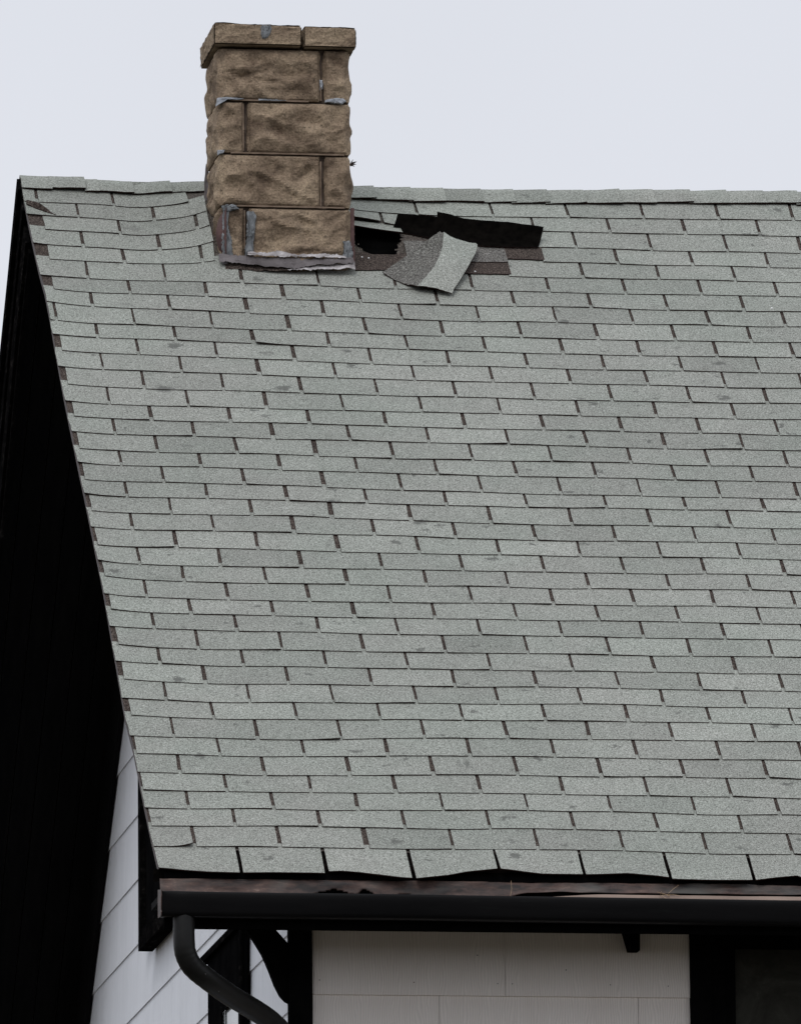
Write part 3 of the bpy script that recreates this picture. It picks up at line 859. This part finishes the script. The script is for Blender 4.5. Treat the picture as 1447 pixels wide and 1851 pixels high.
# mortar core
ch.box(CX0+.018, CX1-.014, CY0+.020, CY1-.02, 2.35, 3.742, 1)
def rock_block(x0, x1, y0, y1, z0, z1, seed, faces='FLRB'):
    """rock-faced block: pitched edges, bulging rough faces"""
    cx, cy, cz = (x0+x1)/2, (y0+y1)/2, (z0+z1)/2
    hx, hy, hz = (x1-x0)/2, (y1-y0)/2, (z1-z0)/2
    def bulge(p, a0, a1, b0, b1, da, db):
        d = min(a0, a1, b0, b1)
        k = 1-exp(-d/.016)
        q = Vector((p[0]*9+seed, p[1]*9, p[2]*13))
        q = q + Vector((n3(q.x*.7, q.z*.7, 3), 0, n3(q.x*.7, q.z*.7, 9)))*.6
        nz = noise.fractal(q, 1.1, 2.0, 3)
        sc = abs(n3(q.x*.8+4, q.y*.8, q.z*.8))          # conchoidal scoops
        return k*(.004 + .012*nz + .018*(sc-.22) + .0022*n3(p[0]*60, p[1]*60+seed, p[2]*60)) + k*.030*(noise.voronoi(q*1.15)[0][0]-.42) - .006*exp(-d/.003)
    def rounded(p):
        # soften the vertical arrises unevenly
        return p
    n1 = max(8, int((x1-x0)/.0085)); nz_ = max(10, int((z1-z0)/.0085)); n2 = max(8, int((y1-y0)/.0085))
    def ch_c(z, k):   # corner chamfer amounts vary with height
        return max(.003, .014 + .014*n3(z*14, seed+k*3.1))
    def F(u, v):
        z = z0+(z1-z0)*v; c0 = ch_c(z, 0) if x0 <= CX0+.03 else .002; c1 = ch_c(z, 1) if x1 >= CX1-.01 else .002
        X = x0 + c0 + (x1-x0-c0-c1)*u
        b = bulge((X, y0, z), X-x0-c0, x1-c1-X, z-z0, z1-z, 0, 0)
        return (X, y0 - b, z)
    def Bk(u, v):
        z = z0+(z1-z0)*v; c0 = ch_c(z, 2) if x0 <= CX0+.03 else .002; c1 = ch_c(z, 3) if x1 >= CX1-.01 else .002
        X = x1 - c1 - (x1-x0-c0-c1)*u
        return (X, y1 + bulge((X, y1, z), X-x0-c0, x1-c1-X, z-z0, z1-z, 0, 0), z)
    def Lf(u, v):
        z = z0+(z1-z0)*v; c0 = ch_c(z, 2) if x0 <= CX0+.03 else .002; c1 = ch_c(z, 0) if x0 <= CX0+.03 else .002
        Y = y1 - c0 - (y1-y0-c0-c1)*u
        return (x0 - bulge((x0, Y, z), Y-y0-c1, y1-c0-Y, z-z0, z1-z, 0, 0)*.7, Y, z)
    def Rf(u, v):
        z = z0+(z1-z0)*v; c0 = ch_c(z, 1) if x1 >= CX1-.01 else .002; c1 = ch_c(z, 3) if x1 >= CX1-.01 else .002
        Y = y0 + c0 + (y1-y0-c0-c1)*u
        return (x1 + bulge((x1, Y, z), Y-y0-c0, y1-c1-Y, z-z0, z1-z, 0, 0)*.75, Y, z)
    G = [ch.grid(F, n1, nz_, 0), ch.grid(Rf, n2, nz_, 0), ch.grid(Bk, n1, nz_, 0), ch.grid(Lf, n2, nz_, 0)]
    for a_, b_ in ((0, 1), (1, 2), (2, 3), (3, 0)):
        A_, B_ = G[a_], G[b_]
        for v in range(nz_): ch.F([A_[v][-1], B_[v][0], B_[v+1][0], A_[v+1][-1]], 0)
    for v, fl in ((0, 1), (nz_, 0)):
        ring = []
        for g_ in G: ring += g_[v]
        ch.F(ring if not fl else ring[::-1], 0)
JW = .005
rows = []
split_a, split_b = -.747, -1.051
for k in range(4):
    z0, z1 = CZ[k]+JW, CZ[k+1]-JW
    bx0 = CX0 + (.003 if k < 2 else 0)
    if k % 2 == 1 or k == 3:
        rock_block(bx0, split_a-.010, CY0, CY1, z0, z1, 3.1*k+1)
        rock_block(split_a+.010, CX1, CY0, CY1, z0, z1, 7.7*k+2)
    else:
        rock_block(bx0, split_b-.010, CY0, CY1, z0, z1, 5.1*k+4)
        rock_block(split_b+.010, CX1, CY0, CY1, z0, z1, 9.3*k+5)
# mortar beads along the joints (broken, uneven)
def bead(xa, xb, z, y, t=.004, mi=2, seed=0):
    n_ = max(2, int((xb-xa)/.012))
    def top(u, v): X = xa+(xb-xa)*u; return (X, y - .002 + .002*n3(X*40, seed), z + (v-.5)*t*(1+.5*n3(X*30, seed+3)))
    ch.sheet(top, lambda u, v: tuple(Vector(top(u, v))+Vector((0, .012, 0))), n_, 1, mi)
bead(CX0+.05, -.80, 3.530, CY0-.001, .006, 2, 1); bead(CX0+.05, -.66, 3.317, CY0+.001, .006, 2, 2); bead(-1.09, -.66, 3.103, CY0+.0, .006, 2, 3)
for X, z0, z1, sd in ((split_a+.003, 3.535, 3.60, 1), (split_b-.003, 3.325, 3.52, 2), (split_a+.0, 3.11, 3.30, 3), (split_b, 2.93, 3.09, 5)):
    for q_ in range(int((z1-z0)/.012)):
        za_ = z0+q_*.012; w_ = .0018+.0016*n3(za_*50, sd); ch.box(X-.008-w_, X-.006+w_, CY0+.004+.003*n3(za_*40, sd+3), CY0+.02, za_, za_+.0118, 2)
chim = part(ch, 'chimney', [M_STONE, M_MORTAR, M_MORTARLIP], fix=True); chim['label'] = 'brown rock-faced block chimney with patched joints'

# cap stones (front slab in two lengths, a back run)
def cap_slab(x0, x1, y0, y1, z0, z1, seed, slopeL=False):
    c = MB(); 
    def P(X, Y, Z):
        nn = .0035*n3(X*22+seed, Y*22, Z*22) + .0018*n3(X*80, Y*80, Z*80+seed)
        return nn
    nx_ = max(6, int((x1-x0)/.010)); ny_ = max(6, int((y1-y0)/.012)); nz_ = 8
    zt = lambda X: z1 - .011*(X-CX0) / .55 + .002*n3(X*14, seed)
    b = .004
    F1 = lambda u, v: ((x0+b+(x1-x0-2*b)*u), y0 - P(x0+(x1-x0)*u, y0, v), z0 + (zt(x0+(x1-x0)*u)-z0)*v + (b if v == 0 else -b if v == 1 else 0))
    c.grid(lambda u, v: F1(u, v), nx_, nz_)
    c.grid(lambda u, v: (x1-b-(x1-x0-2*b)*u, y1 + P(x0+(x1-x0)*(1-u), y1, v), z0+(zt(x1-(x1-x0)*u)-z0)*v + (b if v == 0 else -b if v == 1 else 0)), nx_, nz_)
    c.grid(lambda u, v: (x0 - P(x0, y0+(y1-y0)*u, v), y1-b-(y1-y0-2*b)*u, z0+(zt(x0)-z0)*v + (b if v == 0 else -b if v == 1 else 0)), ny_, nz_)
    c.grid(lambda u, v: (x1 + P(x1, y0+(y1-y0)*u, v), y0+b+(y1-y0-2*b)*u, z0+(zt(x1)-z0)*v + (b if v == 0 else -b if v == 1 else 0)), ny_, nz_)
    c.grid(lambda u, v: (x0+b+(x1-x0-2*b)*u, y0+b+(y1-y0-2*b)*v, zt(x0+(x1-x0)*u) + P(x0+(x1-x0)*u, y0+(y1-y0)*v, 5)), nx_, ny_)
    c.grid(lambda u, v: (x0+b+(x1-x0-2*b)*u, y1-b-(y1-y0-2*b)*v, z0), nx_, ny_)
    import bmesh
    bm = bmesh.new()
    vs = [bm.verts.new(p) for p in c.v]
    for f_ in c.f: bm.faces.new([vs[k_] for k_ in f_])
    bmesh.ops.remove_doubles(bm, verts=bm.verts, dist=.0002)
    # bridge the bevel gaps
    be = [e_ for e_ in bm.edges if e_.is_boundary]
    c2 = MB(); bm.verts.ensure_lookup_table()
    for v_ in bm.verts: c2.V(v_.co)
    for f_ in bm.faces: c2.F([v_.index for v_ in f_.verts])
    bm.free(); 
    core = MB(); c2.box(x0+.005, x1-.005, y0+.005, y1-.005, z0+.004, z1-.016)
    # bevel strips: simple inner solid hides the hairline arrises
    return c2
KX0, KX1 = -1.180, -.614
c = cap_slab(KX0, -.832, 3.385, 3.84, 3.748, 3.835, 1); o = part(c, 'chimney_cap', M_CAP, chim, fix=False); o['label'] = 'left cap stone with a blue-grey cement patch'
c = cap_slab(-.822, KX1, 3.385, 3.84, 3.745, 3.836, 5); o = part(c, 'chimney_cap', M_CAP, chim, fix=False); o['label'] = 'right cap stone'

# patches of cement / caulk: irregular raised blobs on a face (x, z) at depth y
def blob(name, mat, pts, y, th=.006, parent=None, seed=0, rag=.004, plane='y'):
    m_ = MB(); P_ = []
    n_ = len(pts)
    for k in range(n_):
        a_ = Vector((*pts[k], 0)); b_ = Vector((*pts[(k+1) % n_], 0)); L_ = (b_-a_).length; q_ = max(1, int(L_/.004))
        for j in range(q_):
            p_ = a_.lerp(b_, j/q_); P_.append((p_.x + rag*(n3(p_.x*80, p_.y*80, seed)+.8*n3(p_.x*210, p_.y*210, seed)), p_.y + rag*(n3(p_.x*80, p_.y*80, seed+5)+.8*n3(p_.x*210, p_.y*210, seed+5))))
    cx_ = sum(p[0] for p in P_)/len(P_); cz_ = sum(p[1] for p in P_)/len(P_)
    def mk(a_, b_, d): return (a_, y-d, b_) if plane == 'y' else (y-d, a_, b_)
    R_ = []
    for fr, d in ((1, -.012), (1, th*.35), (.82, th), (.5, th*1.15), (.2, th*1.1)):
        R_.append([m_.V(mk(cx_+(p[0]-cx_)*fr, cz_+(p[1]-cz_)*fr, d + (.0035*n3(p[0]*60, p[1]*60, seed+fr*3) if d > 0 else 0))) for p in P_])
    for A_, B_ in zip(R_, R_[1:]):
        for k in range(len(P_)): m_.F([A_[k], A_[(k+1) % len(P_)], B_[(k+1) % len(P_)], B_[k]])
    m_.F(R_[-1])
    return part(m_, name, mat, parent or chim, fix=True)
blob('cement_patch', M_TARG, [(-.992,3.826),(-.958,3.827),(-.950,3.812),(-.958,3.788),(-.978,3.770),(-.992,3.775),(-.995,3.80)], 3.383, .003, seed=1)
blob('caulk_patch', M_CAULK, [(-.735,3.537),(-.70,3.546),(-.665,3.544),(-.652,3.532),(-.668,3.522),(-.70,3.526),(-.735,3.528)], CY0-.006, .006, seed=2)
blob('caulk_patch', M_CAULK, [(-1.165,3.535),(-1.125,3.540),(-1.06,3.536),(-1.07,3.530),(-1.13,3.531),(-1.155,3.520),(-1.172,3.50)], CY0-.004, .004, seed=3, rag=.002)
blob('caulk_patch', M_CAULK, [(-1.00,3.536),(-.93,3.534),(-.89,3.531),(-.93,3.528),(-1.0,3.529)], CY0-.004, .003, seed=4, rag=.002)
blob('caulk_patch', M_CAULK, [(-1.165,3.324),(-1.135,3.326),(-1.14,3.315),(-1.165,3.306)], CY0-.002, .005, seed=6, rag=.002)
blob('caulk_patch', M_CAULK, [(-.756,3.62),(-.744,3.62),(-.743,3.585),(-.754,3.58)], CY0+.008, .004, seed=5, rag=.002)
blob('cement_patch', M_TARG, [(-1.150,3.098),(-1.10,3.106),(-1.082,3.090),(-1.10,3.080),(-1.145,3.076)], CY0-.014, .006, seed=7, rag=.005)
blob('cement_patch', M_TARG, [(-1.146,3.075),(-1.124,3.078),(-1.128,3.02),(-1.112,2.965),(-1.108,2.90),(-1.148,2.897),(-1.150,2.97)], CY0-.013, .006, seed=27, rag=.006)
blob('cement_patch', M_TARG, [(-1.050,3.078),(-1.028,3.082),(-1.014,3.06),(-1.022,2.99),(-1.03,2.905),(-1.062,2.90),(-1.052,2.96)], CY0-.016, .008, seed=8, rag=.005)
blob('cement_patch', M_TARG, [(-.668,2.965),(-.640,2.97),(-.628,2.91),(-.635,2.875),(-.675,2.89),(-.665,2.93)], CY0-.014, .007, seed=9, rag=.005)

# base flashing: crumpled metal apron across the front foot
def apron(name, mat, prof_top, prof_bot, y0, yb, parent=chim, seed=0, amp=.006):
    m_ = MB(); xs_ = [p[0] for p in prof_top]; x0_, x1_ = xs_[0], xs_[-1]; n_ = int((x1_-x0_)/.004)
    def top(u, v):
        X = x0_+(x1_-x0_)*u; zt_ = interp(X, prof_top)+.006*n3(X*38, seed)+.0045*n3(X*130, seed+1); zb_ = interp(X, prof_bot)+.007*n3(X*28, seed+2)+.0045*n3(X*110, seed+6)
        z = zb_+(zt_-zb_)*v
        return (X, y0 + (yb-y0)*(1-v) + amp*n3(X*16, v*2.2, seed) + amp*.4*n3(X*55, v*5, seed), z)
    m_.sheet(top, lambda u, v: tuple(Vector(top(u, v))+Vector((0, .002, 0))), n_, 6)
    return part(m_, name, mat, parent, fix=True)
apron('base_flashing', M_FLASH, [(-1.165,2.905),(-1.0,2.893),(-.80,2.892),(-.63,2.90)], [(-1.150,2.868),(-1.0,2.855),(-.85,2.845),(-.80,2.862),(-.70,2.868),(-.63,2.872)], CY0-.020, CY0-.045, seed=3)
apron('base_flashing', M_FLASHW, [(-1.05,2.915),(-.97,2.912),(-.93,2.922),(-.85,2.906),(-.75,2.914),(-.66,2.905)], [(-1.05,2.900),(-.97,2.898),(-.85,2.896),(-.75,2.898),(-.66,2.896)], CY0-.022, CY0-.030, seed=8, amp=.004)
apron('base_flashing', M_FLASHW, [(-.895,2.846),(-.80,2.862),(-.70,2.870),(-.627,2.882)], [(-.895,2.838),(-.80,2.842),(-.70,2.846),(-.627,2.850)], CY0-.030, CY0-.052, seed=12, amp=.004)
apron('base_flashing', M_DARKGR, [(-1.14,2.868),(-1.0,2.858),(-.85,2.85)], [(-1.10,2.838),(-1.0,2.834),(-.85,2.838)], CY0-.026, CY0-.045, seed=15, amp=.003)
# step flashing down the left flank: wavy dark strip following the slope + maroon corner piece
SFL = [(-1.163,3.80,3.352),(-1.171,3.80,3.274),(-1.174,3.76,3.176),(-1.171,3.66,3.088),(-1.174,3.55,3.002),(-1.166,3.46,2.919),(-1.149,3.385,2.86)]
SFR = [(-1.156,3.80,3.342),(-1.148,3.80,3.275),(-1.149,3.76,3.177),(-1.149,3.66,3.088),(-1.152,3.55,3.003),(-1.144,3.46,2.924),(-1.130,3.385,2.865)]
mb = MB()
def ll(L, t):
    k = t*(len(L)-1); i = min(int(k), len(L)-2); return Vector(L[i]).lerp(Vector(L[i+1]), k-i)
def stepf(u, v):
    p = ll(SFL, u).lerp(ll(SFR, u), v)
    return p + Vector((.004*n3(u*9, v, 2), .006*n3(u*14, v*2, 5), .004*n3(u*17, v, 8)))
mb.sheet(stepf, lambda u, v: stepf(u, v)+Vector((.002, .001, -.001)), 48, 3)
part(mb, 'step_flashing', M_FLASH, chim, fix=True)
mb = MB()
def corner_f(u, v):
    z = 2.905+.185*v; wv_ = .036*sin(pi*(.10+.86*v))**.8; X = -1.134 - wv_*(1-u)
    return (X + .004*n3(z*20, 1), CY0 - .026 - .008*sin(u*pi) + .045*(1-u), z)
mb.sheet(corner_f, lambda u, v: tuple(Vector(corner_f(u, v))+Vector((0, .002, 0))), 6, 12)
part(mb, 'corner_flashing', M_FLASHR, chim, fix=True)['label'] = 'maroon metal at the left foot of the chimney'
mb = MB(); mb.box(CX1-.004, CX1+.010, CY0-.020, CY0-.004, 2.93, 3.10); mb.box(CX1+.0045, CX1+.011, CY0-.0205, CY0+.16, 2.87, 2.9295)
part(mb, 'corner_flashing', M_FLASHR, chim)['label'] = 'thin maroon metal strip on the right edge of the chimney'
# splinter of weathered flashing sticking out on the right
mb = MB()
base_ = Vector((CX1+.004, 3.46, 3.285))
for d_, L_, r_ in (((.9, 0, .55), .030, .006), ((1, 0, .15), .024, .004), ((.5, 0, 1), .026, .003), ((1, 0, -.3), .018, .004)):
    d_ = Vector(d_).normalized(); mb.tube([base_, base_+d_*L_*.5+Vector((0, 0, .002)), base_+d_*L_], [r_, r_*.7, .0006], 6)
part(mb, 'splinter', M_BARK, chim)

# ------------------------------------------------------------------ loose torn shingles
def rph(t): X, s, h = t; return Vector((X, s*cP-h*sP, s*sP+h*cP))
def lerp_list(L, t):
    k = t*(len(L)-1); i = min(int(k), len(L)-2); f_ = k-i
    return L[i].lerp(L[i+1], f_)
def strip_obj(name, A, B, bow, mats, label, cat, group=None, nu=24, nv=8, th=.004, mi_front=0, mi_back=1):
    A = [rph(a) for a in A]; B = [rph(b) for b in B]; nrm = Vector((0, -sP, cP))
    m_ = MB(); org = sum(A+B, Vector())/len(A+B)
    def s1(u, v): p = lerp_list(A, u).lerp(lerp_list(B, u), v); return p + nrm*(bow*sin(v*pi) + .003*n3(p.x*18, v*2, 3)*v)
    m_.sheet(s1, lambda u, v: s1(u, v)-nrm*th*.8, nu, nv, mi_front, 2 if len(mats) > 2 else mi_back, mi_back)
    o_ = m_.build(name, mats, None, origin=org); fix_normals(o_); tag(o_, label, cat, group); return o_
def T(L): return L
G_ = 'torn shingles beside the chimney'
strip_obj('curled_shingle', [(-.438,4.785,.006),(-.367,4.761,.006),(-.314,4.740,.006),(-.267,4.724,.006),(-.225,4.712,.006)],
          [(-.408,4.853,.05),(-.362,4.845,.05),(-.307,4.839,.05),(-.259,4.831,.05),(-.22,4.822,.05)], -.012, [M_TAR, M_SHINGLE, M_EDGE],
          'shorter black curled shingle strip nearer the chimney, bent up to show its underside', 'shingle', G_)
strip_obj('curled_shingle', [(-.262,4.728,.012),(-.209,4.698,.013),(-.16,4.675,.014),(-.081,4.656,.014),(.013,4.653,.014),(.087,4.656,.013),(.136,4.660,.012)],
          [(-.25,4.855,.06),(-.198,4.829,.062),(-.151,4.796,.062),(-.069,4.785,.062),(.023,4.774,.062),(.094,4.760,.062),(.164,4.743,.060)], -.014, [M_TAR, M_SHINGLE, M_EDGE],
          'longer black curled shingle strip farther from the chimney, bent up over grey shingles', 'shingle', G_, nu=36)
# folded shingle: a dark lobe and a pale lobe meeting at a raised crease
Lq = [(-.255,4.715,.045),(-.30,4.665,.040),(-.343,4.612,.030),(-.431,4.520,.020),(-.515,4.422,.014)]
Cq = [(-.243,4.690,.056),(-.255,4.620,.064),(-.272,4.528,.062),(-.321,4.397,.050),(-.395,4.285,.030)]
Rq = [(-.212,4.650,.046),(-.150,4.625,.046),(-.117,4.600,.044),(-.179,4.425,.040),(-.262,4.245,.022)]
Lq = [rph(a) for a in Lq]; Cq = [rph(a) for a in Cq]; Rq = [rph(a) for a in Rq]
m_ = MB(); nrm = Vector((0, -sP, cP)); org = sum(Lq+Cq+Rq, Vector())/15
def smooth_l(L, t):
    k = t*(len(L)-1); i = min(int(k), len(L)-2); f_ = k-i
    p0 = L[max(i-1, 0)]; p1 = L[i]; p2 = L[i+1]; p3 = L[min(i+2, len(L)-1)]
    return .5*((2*p1)+(p2-p0)*f_+(2*p0-5*p1+4*p2-p3)*f_*f_+(3*p1-p0-3*p2+p3)*f_**3)
for side_ in (0, 1):
    def s1(u, v):
        a_ = smooth_l(Lq, v) if side_ == 0 else smooth_l(Cq, v); b_ = smooth_l(Cq, v) if side_ == 0 else smooth_l(Rq, v)
        p = a_.lerp(b_, u)
        if (side_ == 1 and u == 1) or (side_ == 0 and u == 0) or v == 1: p = p + Vector((.0035*n3(p.x*90, p.z*90, 4), 0, .0035*n3(p.x*90, p.z*90, 8)))
        p = p + nrm*((-.014 if side_ == 0 else .006)*sin(u*pi)*(.3+.7*v) + .0015*n3(p.x*40, p.z*40, 2))
        return p
    m_.tone = .85 if side_ else .4
    m_.sheet(s1, lambda u, v: s1(u, v) - nrm*.004, 12, 20, side_, 2, 2)
o = m_.build('torn_shingle', [M_DARKGR2, M_SHINGLE, M_EDGE], None, origin=org); fix_normals(o)
tag(o, 'loose folded shingle hanging below the curled strips, one half dark and one half pale', 'shingle', G_)
# narrow dark scrap right of the folded shingle
mb = MB()
# small torn lip at the upper left rake
mb = MB()
def scrap(u, v):
    X = -1.886+.115*u; s = 4.945 - .105*u - .030*v*(1-u)**.7 + .004*n3(u*9, 2); return rp(X, s, .009+.016*sin(pi*min(1, u*1.2))*(1-v)+.003*n3(u*8, v*3))
mb.sheet(scrap, lambda u, v: scrap(u, v)-nrm*.004, 14, 3, 0, 1)
part(mb, 'lifted_corner', [M_DARKGR, M_EDGE], roof)
# straw caught in the gutter
mb = MB(); b0 = Vector((-.02, -.05, -.095)); random.seed(5)
for k in range(9):
    d = Vector((random.uniform(-.9, 1), random.uniform(-.3, .1), random.uniform(-.25, .35))).normalized(); L = random.uniform(.015, .05)
    st = b0 + Vector((random.uniform(-.02, .02), 0, random.uniform(-.004, .01)))
    mb.tube([st, st+d*L*.5+Vector((0, 0, .002)), st+d*L], .0007, 5)
o = mb.build('straw', M_STRAW, None, origin=b0); tag(o, 'wisp of dry straw caught on the black gutter lip under the eave', 'straw')
mb = MB(); b1 = Vector((-.578, -.06, -.108))
mb.tube([b1, b1+Vector((.006, 0, .03)), b1+Vector((.004, .002, .06))], .0007, 5)
o = mb.build('straw', M_STRAW, None, origin=b1); tag(o, 'single upright straw stalk in the gutter below a raised shingle', 'straw')
